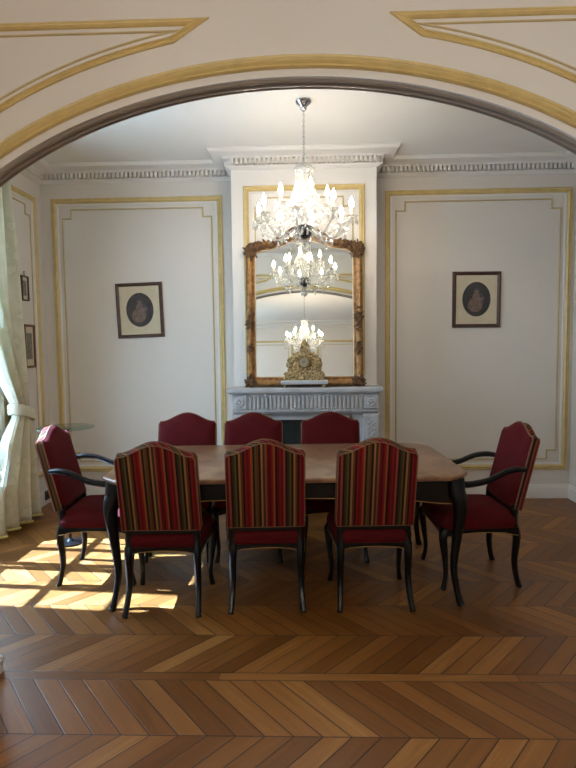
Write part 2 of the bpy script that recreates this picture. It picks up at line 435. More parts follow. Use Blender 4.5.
for xa, w in ((-2.2, 1.9), (.3, 1.95)):
    wall_panel((xa, YF, .28), (1,0,0), (0,1,0), w, 2.47)
wall_panel((XR, -3.4, .28), (0,1,0), (-1,0,0), 2.5, 2.5); wall_panel((XR, -.6, .28), (0,1,0), (-1,0,0), 2.5, 2.5)
wall_panel((XL, 1.15, .28), (0,1,0), (1,0,0), .95, 2.5); wall_panel((XL, -1.5, .28), (0,1,0), (1,0,0), 2.4, 2.5)

# cornices
def cornice(path, zc, closed=True, dentils=True):
    crown = [(.185,0),(.185,-.010),(.178,-.014),(.172,-.026),(.16,-.034),(.148,-.036),(.12,-.037),(.09,-.042),(.072,-.050),(.066,-.054),(.066,-.058),(.026,-.058),(.026,-.111),(.048,-.113),(.048,-.119),(.038,-.127),(.02,-.133),(.012,-.141),(.0,-.141)]
    mb = MB(); P3 = [(x, y, zc) for x, y in path]
    s_ = signed(P3, (0,0,1)) if closed else 1
    mb.sweep(P3, [(a*s_, h) for a, h in crown], (0,0,1), closed=closed)
    if dentils:
        n = len(path)
        for i in range(n if closed else n-1):
            a = Vector(path[i]); b_ = Vector(path[(i+1) % n]); L = (b_-a).length; d = (b_-a)/L; nn = Vector((-d.y, d.x))*s_
            c = max(1, int(L/.04)) ; st = L/c
            for j in range(c):
                p = a + d*(st*(j+.5)); q = Matrix.Translation((p.x, p.y, zc)) @ Matrix(((d.x, nn.x, 0, 0), (d.y, nn.y, 0, 0), (0,0,1,0), (0,0,0,1)))
                mb.box(-.0115, .0115, .02, .060, -.104, -.054, q)
    return trim(mb, M['white'], angle=25)
cornice([(XL, A1), (XR, A1), (XR, YB), (BX1, YB), (BX1, BY), (BX0, BY), (BX0, YB), (XL, YB)], ZC)
cornice([(XL, YF), (XR, YF), (XR, A0), (XL, A0)], ZF, dentils=False)

# baseboards
def baseboard(name, path):
    pr = [(0,.0),(.022,0),(.022,.10),(.018,.112),(.012,.12),(.01,.13),(0,.135)]
    mb = MB(); mb.sweep([(x, y, 0) for x, y in path], pr, (0,0,1), closed=False)
    return struct(mb.build(name, M['white'], angle=25))
baseboard('baseboard_right', [(XR, A1), (XR, YB), (.70, YB)])
baseboard('baseboard_back', [(-.70, YB), (XL, YB), (XL, 4.44)])
baseboard('baseboard_left', [(XL, 2.95), (XL, A1), (AC-JX, A1)])
baseboard('baseboard_front', [(XL, -3.1), (XL, YF), (XR, YF), (XR, A0), (AC+JX, A0)])
baseboard('baseboard_side', [(AC-JX, A0), (XL, A0), (XL, -1.6)])
# little rounded plinths at the foot of both arch jambs
for sd in (-1, 1):
    x = AC + sd*JX
    mb = MB(); xs = sorted((x, x - sd*.045))
    xs = sorted((x, x-sd*.02)); oy0, oy1 = A0-.03, A1+.05
    mb.box(xs[0], xs[1], oy0, oy1, 0, .055)
    mb.tube([(x-sd*.008, oy0, .058), (x-sd*.008, oy1, .058)], .02, 10)
    trim(mb, M['stone_white'])

# windows: two tall casement leaves with muntins, solid lower panel
def window(idx, y0, y1, z0, z1):
    w = empty('window_%d' % idx, (XL, (y0+y1)/2, z0)); struct(w)
    H = z1-z0; W = (y1-y0)/2
    mb = MB()
    mb.box(-.22, -.02, -W, -W+.05, 0, H); mb.box(-.22, -.02, W-.05, W, 0, H); mb.box(-.22, -.02, -W+.05, W-.05, H-.05, H); mb.box(-.22,-.02,-W+.05,W-.05,0,.04)
    struct(mb.build('window_frame', M['white'], w, smooth=False))
    for sd in (-1, 1):
        mb = MB(); a, b_ = sorted((sd*.005, sd*(W-.055)))
        x0, x1 = -.14, -.09
        mb.box(x0, x1, a, a+.06, .04, H-.05); mb.box(x0, x1, b_-.06, b_, .04, H-.05)
        for z in (.04, .62, 1.26, 1.90, H-.12): mb.box(x0, x1, a+.06, b_-.06, z, z+(.07 if z in (.04, .62) or z > 2 else .03))
        mb.box(x0+.012, x1-.012, a+.06, b_-.06, .11, .62)
        mb.box(x0, x1, (a+b_)/2-.03, (a+b_)/2+.03, .62, H-.1)  # upright bar added to break the sun patch on the floor into rows
        lf = struct(mb.build('casement', M['white'], w, smooth=False))
        struct(MB().box(-.118, -.112, a+.05, b_-.05, .66, H-.1).build('pane', M['pane'], lf, smooth=False))
    mb = MB().tube([(-.07,-.004,.9),(-.07,-.004,1.5)], .008, 8).ball((-.06,-.004,1.2), .022)
    struct(mb.build('window_bolt', M['gilt'], w))
    # surround moulding on the room face
    mb = MB(); pth = [(XL, y0-.0, 0), (XL, y0, z1), (XL, y1, z1), (XL, y1, 0)]
    mb.sweep(pth, [(0,0),(0,.012),(.02,.022),(.05,.022),(.06,.03),(.075,.03),(.08,0)], (1,0,0), closed=False); trim(mb, M['white'])
for i, (a, b_, c, d) in enumerate(WIN): window(i+1, a, b_, c, d)

# ------------------------------------------------------------------ fireplace
fp = tag(empty('fireplace', (.0, BY, 0)), 'pale grey marble fireplace with fluted frieze below the gilt mirror', 'fireplace')
SH = 1.138
mb = MB(); out = [(-.693,-.19),(.69,-.19),(.69,0),(-.693,0)]
o2 = [(-.693,-.19),(.69,-.19),(.69,.0),(-.693,.0)]
def slab(mb, x0, x1, y0, lv):
    """shelf-like slab whose front and sides follow lv = (z, overhang)"""
    vs = []; 
    for z, e in lv: vs += [(x0-e, y0-e, z), (x1+e, y0-e, z), (x1+e, 0, z), (x0-e, 0, z)]
    n = len(lv); fs = [(i*4+k, i*4+(k+1) % 4, i*4+4+(k+1) % 4, i*4+4+k) for i in range(n-1) for k in range(4)] + [(0,1,2,3), (4*n-4, 4*n-3, 4*n-2, 4*n-1)]
    return mb.add(vs, fs)
mb = slab(MB(), -.66, .645, -.215, [(SH-.06,-.01),(SH-.055,.005),(SH-.045,.012),(SH-.04,.03),(SH-.03,.034),(SH-.006,.034),(SH,.028)])
mb.build('mantel_shelf', M['marble'], fp, angle=25)
mb = slab(MB(), -.645, .63, -.185, [(.90,-.02),(.915,-.004),(.925,.006),(.937,.006),(.94,-.005),(SH-.06,-.005)])
for i in range(28):                         # raised flutes of the frieze
    x = -.505 + 1.01*(i+.5)/28
    mb.box(x-.0095, x+.0095, -.204, -.17, .958, 1.05)
    mb.ball((x, -.194, 1.05), .0085, 8, 5, (1,1,1.2)); mb.ball((x, -.194, .956), .0085, 8, 5, (1,1,1.2))
mb.build('frieze', M['marble'], fp, angle=25)
for sd in (-1, 1):
    x = sd*.582; mb = MB()
    mb.box(x-.062, x+.062, -.202, -.17, .948, 1.068)
    for k in range(8): 
        a = k*PI/4; mb.ball((x+.03*math.cos(a), -.205, 1.008+.03*math.sin(a)), .015, 8, 5, (1,.6,1))
    mb.ball((x, -.207, 1.008), .014)
    mb.build('corner_block', M['marble'], fp, angle=30)
    mb = MB(); mb.box(x-.073, x+.073, -.185, 0, 0, .10); mb.box(x-.065, x+.065, -.175, 0, .10, .90)
    mb.box(x-.07, x+.07, -.183, 0, .865, .90)
    for z in [.14+.045*j for j in range(16)]:
        w = .05 if z > .6 else .035 + .015*math.sin(z*9)
        mb.ball((x-w*.5, -.177, z), .014, 6, 4, (1.3,.6,1)); mb.ball((x+w*.5, -.177, z), .014, 6, 4, (1.3,.6,1)); mb.ball((x, -.18, z+.02), .011, 6, 4)
    mb.build('pilaster', M['marble'], fp, angle=30)
mb = MB()
mb.box(-.517, -.40, -.085, 0, 0, .90); mb.box(.40, .517, -.085, 0, 0, .90); mb.box(-.40, .40, -.085, 0, .845, .90)
mb.box(-.42, -.395, -.095, 0, 0, .865); mb.box(.395, .42, -.095, 0, 0, .865); mb.box(-.42, .42, -.095, 0, .838, .865)
mb.build('inner_surround', M['marble'], fp, smooth=False)
mb = MB().box(-.395, .395, -.03, -.004, 0, .838)  # flat dark sheet standing in for the dark firebox opening
for k in range(5): mb.box(-.36+k*.15, -.25+k*.15, -.036, -.03, .08, .78)
mb.build('firebox_sheet', M['firebox'], fp, smooth=False)

# ------------------------------------------------------------------ mirror
mir = tag(empty('mirror', (0, 4.942, SH+.004)), 'tall wall mirror in a carved gilt frame standing on the mantelpiece', 'mirror')
mir.rotation_euler = (-math.radians(3.6), 0, 0)
def gtop(x):   # top outline of the glass above the shelf
    x = abs(x); return 1.212 + .018*smst((.43-x)/.08) + .085*smst((.34-x)/.34)**.9
gl = []
gl.append((-.445, .078)); gl.append((.445, .078)); gl.append((.445, 1.16))
for k in range(1, 6): a = k*PI/10; gl.append((.40+.045*math.cos(a), 1.165+.045*math.sin(a)))
for i in range(1, 30): x = .40 - .80*i/30; gl.append((x, gtop(x)))
for k in range(5, 0, -1): a = k*PI/10; gl.append((-.40-.045*math.cos(a), 1.165+.045*math.sin(a)))
gl.append((-.445, 1.16))
mb = MB(); n = len(gl); yv = -.014
mb.add([(x, yv, z) for x, z in gl] + [(x, yv+.006, z) for x, z in gl], [tuple(range(n))] + [(k, (k+1) % n, n+(k+1) % n, n+k) for k in range(n)] + [tuple(range(n, 2*n))])
mb.build('mirror_glass', M['mirror'], mir, smooth=False)
def ring(scale_off): return gl
p3 = [(x, -.0, z) for x, z in gl]
sg = -signed(p3, (0,-1,0))
fprof = [(-.006,.016),(-.004,.026),(.006,.03),(.012,.024),(.022,.032),(.04,.044),(.052,.046),(.062,.036),(.072,.03),(.078,.014),(.078,-.002)]
mb = MB(); mb.sweep(p3, [(a*sg, h) for a, h in fprof], (0,-1,0), closed=True)
bk = [(0,0)]
mb.build('frame', M['gilt'], mir)
mb = MB(); mb.box(-.515, .515, -.006, .004, .01, 1.24); mb.build('backboard', M['frame_wood'], mir, smooth=False)
mb = MB(); mb.sweep(p3, [(a*sg, h) for a, h in [(-.012,.015),(-.012,.02),(-.006,.023),(0,.02),(.0,.015)]], (0,-1,0), closed=True)
mb.build('pale_slip', M['mat_board'], mir)
def leafy(mb, cx_, cz, rx, rz, n, seed, y0=-.04, size=.016):
    R = random.Random(seed)
    for k in range(n):
        a = R.uniform(0, 2*PI); q = math.sqrt(R.random()); x = cx_ + rx*q*math.cos(a); z = cz + rz*q*math.sin(a)
        Mx = Matrix.Rotation(R.uniform(0, PI), 4, 'Y') @ Matrix.Rotation(R.uniform(-.5,.5), 4, 'X')
        mb.ball((x, y0-R.uniform(0,.014), z), size*R.uniform(.7,1.3), 6, 4, (1.5,.6,.55), Mx)
    for k in range(3):      # scroll
        pts = [(cx_+rx*.5*math.cos(th+k*2)*(1-th/7), y0-.012, cz+rz*.5*math.sin(th+k*2)*(1-th/7)) for th in [j*.5 for j in range(11)]]
        mb.tube(pts, [.007]*10+[.004], 6)
for nm, cx_, cz, rx, rz, n in (('corner_ornament',-.485,.045,.05,.055,34),('corner_ornament',.485,.045,.05,.055,34),('corner_ornament',-.475,1.215,.055,.075,46),('corner_ornament',.475,1.215,.055,.075,46),
                               ('side_ornament',-.485,.60,.03,.11,30),('side_ornament',.485,.60,.03,.11,30),('side_ornament',-.485,.34,.022,.05,12),('side_ornament',.485,.34,.022,.05,12)):
    mb = MB(); leafy(mb, cx_, cz, rx, rz, n, hash((round(cx_*100), round(cz*100))) & 255); mb.build(nm, M['gilt_dark'], mir)
mb = MB(); R = random.Random(4)
for i in range(150):                         # running leaf carving over the arched top rail
    x = R.uniform(-.46, .46); z = gtop(x) + .036 + R.uniform(-.03, .03) + .006
    Mx = Matrix.Rotation(R.uniform(0, PI), 4, 'Y'); mb.ball((x, -.044-R.uniform(0,.01), z), .014*R.uniform(.7,1.4), 6, 4, (1.5,.6,.6), Mx)
mb.build('crest_carving', M['gilt_dark'], mir)
mb = MB(); leafy(mb, 0, 1.375, .10, .05, 55, 9); 
for sd in (-1, 1): mb.tube(spline([(sd*.03,-.05,1.40),(sd*.09,-.05,1.41),(sd*.15,-.05,1.37),(sd*.2,-.05,1.345)]), .011, 6)
mb.build('crest_ornament', M['gilt_dark'], mir)

# ------------------------------------------------------------------ mantel clock
ck = tag(empty('mantel_clock', (-.005, 4.862, SH)), 'gilt bronze figural mantel clock on a footed plinth before the mirror', 'clock')
mb = slab(MB(), -.19, .19, -.11, [(.028,-.0),(.03,.012),(.042,.018),(.056,.02),(.064,.012)])
for v in range(len(mb.v)): mb.v[v] = (mb.v[v][0], mb.v[v][1]+.045, mb.v[v][2])
mb.build('plinth', M['marble'], ck, angle=30)
for x in (-.17, .17):
    for y in (-.05, .03): MB().lathe([(.010,0),(.018,.006),(.020,.014),(.012,.022),(.02,.03)], 12, (x,y,0)).build('foot', M['bronze'], ck)
def prism(mb, pts, y0, y1):
    n = len(pts); mb.add([(x,y0,z) for x,z in pts]+[(x,y1,z) for x,z in pts], [tuple(range(n)), tuple(range(n,2*n))]+[(k,(k+1)%n,n+(k+1)%n,n+k) for k in range(n)])
R = random.Random(12)
mb = MB(); prism(mb, [(-.175,.064),(.175,.064),(.18,.10),(.15,.125),(.10,.135),(-.10,.135),(-.15,.125),(-.18,.10)], -.05, .03)
for i in range(80):
    x = R.uniform(-.175,.175); z = R.uniform(.07,.14); Mx = Matrix.Rotation(R.uniform(0,PI),4,'Y')
    mb.ball((x,-.05-R.uniform(0,.012),z), .013*R.uniform(.7,1.3), 6, 4, (1.5,.6,.6), Mx)
for sd in (-1,1): mb.tube([(sd*(.13+.04*math.cos(th)*(1-th/8)), -.058, .10+.035*math.sin(th)*(1-th/8)) for th in [j*.5 for j in range(12)]], .008, 6)
mb.build('scrolled_base', M['bronze'], ck)
mb = MB(); prism(mb, [(-.125,.135),(.125,.135),(.115,.19),(.105,.255),(.08,.30),(.04,.325),(-.04,.325),(-.08,.30),(-.105,.26),(-.115,.20)], -.035, .025)
for i in range(110):
    a = R.uniform(-.2, PI+.2); q = R.uniform(.075,.13); x = q*math.cos(a)*1.05; z = .205+q*math.sin(a)*.95; Mx = Matrix.Rotation(R.uniform(0,PI),4,'Y')
    mb.ball((x,-.038-R.uniform(0,.012),z), .013*R.uniform(.7,1.3), 6, 4, (1.5,.6,.6), Mx)
for sd in (-1,1):        # side urn and flower sprays
    mb.lathe([(.008,0),(.02,.01),(.012,.025),(.024,.05),(.028,.07),(.014,.085),(.018,.1),(.004,.12)], 10, (sd*.135,-.02,.14))
mb.build('case', M['bronze'], ck)
mb = MB(); Mx = Matrix.Rotation(PI/2,4,'X'); mb.lathe([(.050,0),(.050,.008),(.044,.012),(.042,.009)], 28, (0,-.066,.222), Mx)
mb.build('bezel', M['gilt'], ck)
dl = MB().lathe([(.040,0),(.040,.0105),(.001,.012)], 28, (0,-.068,.222), Mx).build('dial', pmat('enamel_dial', lin(150,140,112), .35, var=.15, vscale=60), ck)
mb = MB(); mb.box(-.0018,.0018,-.080,-.078,.219,.25)
mb.box(-.0018,.0018,-.080,-.078,-.003,.022, Matrix.Translation((0,0,.222)) @ Matrix.Rotation(-1.1,4,'Y'))
for h in range(12): a = h*PI/6; mb.ball((.034*math.sin(a), -.076, .222+.034*math.cos(a)), .003, 5, 4)
mb.build('hands', M['black'], dl)
# seated figurine grown from a skeleton
def skin(name, verts, edges, radii, mat, parent, sub=1, loc=(0,0,0)):
    me = bpy.data.meshes.new(name); me.from_pydata(verts, edges, []); o = bpy.data.objects.new(name, me); col.objects.link(o); o.parent = parent; o.location = loc
    me.materials.append(mat); o.modifiers.new('skin','SKIN'); 
    for i, r in enumerate(radii): me.skin_vertices[0].data[i].radius = (r, r); me.skin_vertices[0].data[i].use_root = (i == 0)
    s_ = o.modifiers.new('sub','SUBSURF'); s_.levels = sub; s_.render_levels = sub
    return o
V_ = [(0,0,.0),(.002,0,.03),(.004,-.002,.055),(.006,-.004,.07),(.008,-.006,.088),(-.012,-.018,.0),(-.03,-.032,-.004),(-.034,-.034,-.032),(.016,-.018,.0),(.038,-.03,-.002),(.05,-.034,-.03),(-.016,-.002,.05),(-.03,-.012,.03),(-.024,-.028,.016),(.024,-.004,.05),(.04,-.012,.032),(.056,-.02,.024)]
E_ = [(0,1),(1,2),(2,3),(3,4),(0,5),(5,6),(6,7),(0,8),(8,9),(9,10),(2,11),(11,12),(12,13),(2,14),(14,15),(15,16)]
R_ = [.020,.017,.018,.007,.013,.014,.011,.007,.014,.011,.007,.009,.007,.005,.009,.007,.005]
skin('seated_figurine', V_, E_, R_, M['bronze'], ck, 2, (-.002,-.01,.345))

ck.scale = (1, .6, 1)

# ------------------------------------------------------------------ chandelier
drop_me = None
def crystal_drop(parent, loc, s=1.0):
    global drop_me
    if drop_me is None:
        mb = MB().lathe([(.0015,0),(.003,-.004),(.0015,-.008),(.0075,-.022),(.009,-.032),(.006,-.042),(.0005,-.048)], 6)
        o = mb.build('crystal_drop', M['crystal'], smooth=False); drop_me = o.data; col.objects.unlink(o); bpy.data.objects.remove(o)
    o = bpy.data.objects.new('crystal_drop', drop_me); col.objects.link(o); o.parent = parent; o.location = loc; o.scale = (s,s,s)
    return o
CZ = 2.26           # hub height at which the lower arms leave
def chandelier(loc, zc=.935, bulb='bulb'):
    """zc: height of the ceiling above the hub, in the chandelier's own size"""
    ch = empty('chandelier', loc)
    MB().lathe([(.052,0),(.056,-.01),(.05,-.02),(.03,-.034),(.022,-.05),(.024,-.058),(.012,-.07)], 20, (0,0,zc)).build('canopy', M['chrome'], ch)
    mb = MB(); z = zc-.065
    i = 0
    while z > .475:                         # chain of links
        Mx = Matrix.Rotation((i % 2)*PI/2, 4, 'Z')
        mb.tube([Mx @ Vector((.007*math.cos(a), 0, .012*math.sin(a))) + Vector((0,0,z)) for a in [k*PI/4 for k in range(8)]], .0022, 5, closed=True)
        z -= .019; i += 1
    mb.build('chain', M['chrome'], ch)
    D = lambda v: v-2.26
    mb = MB().lathe([(.006,D(2.74)),(.02,D(2.725)),(.056,D(2.718)),(.06,D(2.706)),(.03,D(2.70)),(.02,D(2.66)),(.034,D(2.63)),(.04,D(2.60)),(.022,D(2.57)),(.016,D(2.54)),(.03,D(2.51)),(.075,D(2.50)),(.09,D(2.488)),(.03,D(2.48)),(.02,D(2.44)),(.036,D(2.41)),(.042,D(2.385)),(.02,D(2.35)),(.02,D(2.32))], 16, flute=8, fd=.08)
    mb.build('baluster_stem', M['crystal'], ch)
    mb = MB().lathe([(.02,D(2.33)),(.055,D(2.325)),(.068,D(2.31)),(.066,D(2.28)),(.05,D(2.258)),(.03,D(2.245)),(.02,D(2.235))], 16); mb.build('receiver_bowl', M['dark_metal'], ch)
    mb = MB().lathe([(.006,D(2.235)),(.03,D(2.225)),(.012,D(2.20)),(.008,D(2.19)),(.024,D(2.175)),(.03,D(2.158)),(.022,D(2.14)),(.004,D(2.125))], 12, flute=6, fd=.08); mb.build('ball_finial', M['crystal'], ch)
    # bead strings: crown umbrella, swags between the arms
    mb = MB()
    for k in range(16):
        a = 2*PI*k/16
        for j in range(15):
            tt = j/14; r = .062 - .012*math.sin(tt*PI) + .045*tt**1.6; zz = 2.712 - .21*tt
            mb.ball((r*math.cos(a), r*math.sin(a), D(zz)), .0075 if j % 3 else .0095, 5, 4)
    for k in range(20):
        a = 2*PI*k/20; mb.ball((.066*math.cos(a), .066*math.sin(a), D(2.716)), .012, 5, 4, (1,1,1.3)); mb.ball((.052*math.cos(a), .052*math.sin(a), D(2.736)), .009, 5, 4)
    lo = [math.radians(-90) + math.radians(x) for x in (-100,-55,-10,35,80,125,170,-145)]
    hi = [math.radians(-90) + math.radians(x) for x in (-75,15,105,195)]
    for i in range(8):
        a0, a1 = lo[i], lo[i]+PI/4
        for r0, z0, sag in ((.325,2.372,.07),):
            for j in range(13):
                tt = (j+.5)/13; a = a0+(a1-a0)*tt; r = r0*(1-.12*math.sin(PI*tt)); mb.ball((r*math.cos(a), r*math.sin(a), D(z0-sag*math.sin(PI*tt))), .0062, 5, 4)
        for j in range(12):          # from the bowl up to each arm tip
            tt = (j+.5)/12; r = .07+.25*tt; mb.ball((r*math.cos(a0), r*math.sin(a0), D(2.31-.10*math.sin(PI*tt)+.05*tt)), .006, 5, 4)
        am = a0+PI/8
        for j in range(16):          # strings from the crown out to each arm tip
            tt = (j+.5)/16; r = .07+.25*tt; mb.ball((r*math.cos(a0), r*math.sin(a0), D(2.56-.19*tt-.10*math.sin(PI*tt))), .0058, 5, 4)
        for j in range(11):          # second, deeper swag below the rim
            tt = (j+.5)/11; a = a0+(a1-a0)*tt; r = .22*(1-.1*math.sin(PI*tt)); mb.ball((r*math.cos(a), r*math.sin(a), D(2.33-.08*math.sin(PI*tt))), .006, 5, 4)
        for j in range(12):          # canopy of strings from the waist to the rim
            tt = (j+.5)/12; r = .09+.17*tt; mb.ball((r*math.cos(am), r*math.sin(am), D(2.49-.17*tt-.05*math.sin(PI*tt))), .006, 5, 4)
    b_ = mb.build('bead_strings', M['crystal'], ch); b_['kind'] = 'stuff'
    def arm(a, R, zt, zh, r0):
        ca, sa = math.cos(a), math.sin(a)
        p = spline([(r0,zh,0),(r0+(R-r0)*.28,zh-.055,0),(r0+(R-r0)*.62,zh-.06,0),(r0+(R-r0)*.93,zh+(zt-zh)*.25,0),(R,zt-.006,0)], 5)
        o = MB().tube([(q.x*ca, q.x*sa, D(q.y)) for q in p], .0085, 6).build('arm', M['crystal'], ch)
        c = (R*ca, R*sa, D(zt))
        MB().lathe([(.008,-.012),(.02,-.010),(.042,.0),(.046,.006),(.038,.005),(.016,.0)], 16, c, flute=8, fd=.06).build('bobeche', M['crystal'], o)
        MB().lathe([(.013,0),(.015,.008),(.0115,.012),(.0115,.062),(.008,.064)], 10, c).build('candle_tube', M['candle'], o)
        MB().lathe([(.007,.062),(.012,.070),(.0165,.084),(.0155,.096),(.0095,.114),(.004,.128),(.0008,.138)], 12, c).build('bulb', M[bulb], o)
        for k in range(6):
            b2 = a + k*PI/3 + .4
            crystal_drop(o, (c[0]+.041*math.cos(b2), c[1]+.041*math.sin(b2), c[2]-.002), 1.15)
    for a in lo: arm(a, .335, 2.372, 2.30, .05)
    for a in hi: arm(a, .172, 2.480, 2.42, .035)
    for k in range(12):
        a = 2*PI*k/12; crystal_drop(ch, (.09*math.cos(a), .09*math.sin(a), D(2.486)), 1.3)
    for k in range(10):
        a = 2*PI*k/10; crystal_drop(ch, (.066*math.cos(a), .066*math.sin(a), D(2.305)), 1.2)
    for k in range(8):
        a = lo[k]+PI/8; crystal_drop(ch, (.30*math.cos(a), .30*math.sin(a), D(2.30)), 1.3)
        crystal_drop(ch, (.195*math.cos(lo[k]), .195*math.sin(lo[k]), D(2.236)), 1.3)
    return ch
ch1 = tag(chandelier((.008, 4.0, 2.292), ZC-2.292), 'crystal chandelier with twelve lit candle bulbs hanging above the dining table', 'chandelier')
ch2 = chandelier((.0, -.54, 2.22), ZF-2.22, 'bulb_bright')
tag(ch2, 'lit crystal chandelier of the front room, the smaller reflection behind the gilt clock', 'chandelier')

# ------------------------------------------------------------------ chairs
LEAN = math.radians(14)
def leg(mb_pts, rad, name, parent, n=8):
    p = spline(mb_pts, 5); m_ = len(p); r = []
    for i in range(m_):
        q = i/(m_-1)*(len(rad)-1); k = min(int(q), len(rad)-2); r.append(rad[k]+(rad[k+1]-rad[k])*(q-k))
    return MB().tube(p, r, n).build(name, M['black'], parent)
def apron(mb, p0, p1, zt, zb, scal, th=.02, n=16, tubemb=None):
    p0 = Vector(p0); p1 = Vector(p1); d = (p1-p0); L = d.length; d = d/L; nn = Vector((d.y, -d.x))
    top = []; line = []; vs = []
    for i in range(n+1):
        tt = i/n; q = p0 + d*L*tt; w = abs(tt-.5)*2
        z = zb - scal*(smst((w-.55)/.45)) + scal*.25*math.cos(w*PI*1.0)*(1 if w < .55 else .0) 
        for off_, zz in ((0, zt), (0, z), (-th, z), (-th, zt)):
            vs.append((q.x+nn.x*off_, q.y+nn.y*off_, zz))
        line.append((q.x+nn.x*.001, q.y+nn.y*.001, z))
    fs = [(i*4+k, i*4+(k+1) % 4, i*4+4+(k+1) % 4, i*4+4+k) for i in range(n) for k in range(4)] + [(0,1,2,3), (4*n, 4*n+1, 4*n+2, 4*n+3)]
    mb.add(vs, fs)
    if tubemb is not None: tubemb.tube(line, .0025, 5)

def make_chair(arms=False):
    c = empty('armchair' if arms else 'side_chair')
    fw, rw = (.258, .225) if arms else (.24, .212)
    yf, yr = (.245 if arms else .15), -.22
    kk = 0 if arms else .045
    out = []
    cor = [(-rw, yr), (rw, yr), (fw, yf), (-fw, yf)]
    rad = .045
    for i, p in enumerate(cor):
        p = Vector(p); a = (Vector(cor[i-1])-p).normalized(); b_ = (Vector(cor[(i+1) % 4])-p).normalized()
        for k in range(6):
            tt = k/5; p0 = p+a*rad; p2 = p+b_*rad; out.append(tuple(p0*(1-tt)**2 + p*2*tt*(1-tt) + p2*tt*tt))
        nx = Vector(cor[(i+1) % 4]); 
        for k in (1, 2, 3):
            q = p + (nx-p)*(k/4); bow = (.018 if i == 2 else 0)*math.sin(PI*k/4); out.append((q.x, q.y+bow))
    out = [(x, y-.025) for x, y in out]
    mb = MB().stack(out, [(.365,.004),(.38,-.004),(.41,-.008),(.44,-.002),(.460,.016),(.473,.045),(.482,.085),(.487,.13),(.489,.18)])
    for i in range(len(mb.v)): mb.v[i] = (mb.v[i][0], mb.v[i][1]+.025, mb.v[i][2])
    mb.build('seat', M['velvet'], c, angle=80)
    mb = MB(); tb_ = MB(); e = .004
    A, B, C2, D2 = (-rw-e, yr-e), (rw+e, yr-e), (fw+e, yf+e+.004), (-fw-e, yf+e+.004)
    for p, q in ((A, B), (B, C2), (C2, D2), (D2, A)): apron(mb, p, q, .376, .350, .020, tubemb=tb_)
    sr = mb.build('seat_rail', M['black'], c, angle=30); tb_.build('gilt_line', M['gold_line'], sr)
    for sd in (-1, 1):
        x = sd*(fw-.022); leg([(x, yf-.02, .376), (x+sd*.012, yf+.0, .335), (x+sd*.006, yf-.012, .22), (x-sd*.004, yf-.022, .10), (x+sd*.004, yf-.006, .012), (x+sd*.006, yf+.004, 0)], [.026,.029,.023,.016,.0135,.017,.016], 'leg', c)
        x = sd*(rw-.022); y = yr+.01
        leg([(x, y+.002, .52), (x, y+.004, .40), (x+sd*.004, y-.012, .31), (x+sd*.006, y+.0, .15), (x+sd*.014, y-.022-kk, .02), (x+sd*.018, y-.036-kk, 0)], [.021,.023,.025,.021,.017,.016,.018], 'leg', c)
    # back in its own leaning frame: local z up the back, y thickness (front +)
    Mb = Matrix.Translation((0, yr-.002, .485)) @ Matrix.Rotation(LEAN, 4, 'X')
    hw0, hw1 = .222, .219; Hc, Hp = .455, .522
    def topz(x):
        w = abs(x)/.222; return Hc + (Hp-Hc)*(.5+.5*math.cos(PI*min(1, w/.88)))**.85
    outl = [(-hw0, 0), (hw0, 0), (hw1, Hc-.02)]
    for i in range(0, 25): x = hw1 - .012 - (2*hw1-.024)*i/24; outl.append((x, topz(x)))
    outl.append((-hw1, Hc-.02))
    def plate(mb, o_, levels):
        n = len(o_); cxz = (0, .25)
        vs = []
        for y, ins in levels:
            for x, z in o_: vs.append((x*(1-ins/.222), y, cxz[1]+(z-cxz[1])*(1-ins/.26)))
        fs = [(i*n+k, i*n+(k+1) % n, (i+1)*n+(k+1) % n, (i+1)*n+k) for i in range(len(levels)-1) for k in range(n)] + [tuple(range(n))[::-1], tuple((len(levels)-1)*n+k for k in range(n))]
        mb.add(vs, fs)
    mb = MB(); plate(mb, outl, [(-.028,.012),(-.024,.003),(-.018,0),(.018,0),(.022,.002)])
    bk = mb.build('backrest', M['stripe'], c, M=Mb, angle=50)
    mb = MB(); plate(mb, outl, [(.02,.0),(.030,.004),(.042,.02),(.05,.05),(.053,.09)])
    mb.build('back_cushion', M['velvet'], c, M=Mb, angle=80)
    mb = MB(); mb.tube([(x, .022, z) for x, z in outl], .0045, 6, closed=True); mb.build('piping', M['piping'], bk)
    mb = MB(); mb.tube([(x*.985, -.024, .25+(z-.25)*.985) for x, z in outl], .0035, 6, closed=True); mb.build('piping', M['piping'], bk)
    mb = MB(); mb.box(-rw+.01, rw-.01, yr-.008, yr+.014, .455, .486); mb.build('back_rail', M['black'], c, smooth=False)
    if arms:
        for sd in (-1, 1):
            xb = sd*.236; xf = sd*.276
            pts = [(xb-sd*.012, yr-.045, .735), (xb+sd*.006, yr+.02, .742), (xb+sd*.028, yr+.10, .728), (xf, yr+.20, .685), (xf+sd*.004, yr+.31, .664), (xf, yr+.38, .664), (xf-sd*.002, yr+.402, .652)]
            o = leg(pts, [.016,.019,.018,.0185,.020,.022,.014], 'arm', c)
            pts = [(xf, yr+.378, .662), (xf+sd*.004, yr+.37, .60), (xf-sd*.006, yr+.35, .52), (fw*sd, yr+.36, .44), (fw*sd+sd*.002, yr+.365, .365)]
            leg(pts, [.015,.014,.015,.019,.018], 'arm_support', c)
    return c

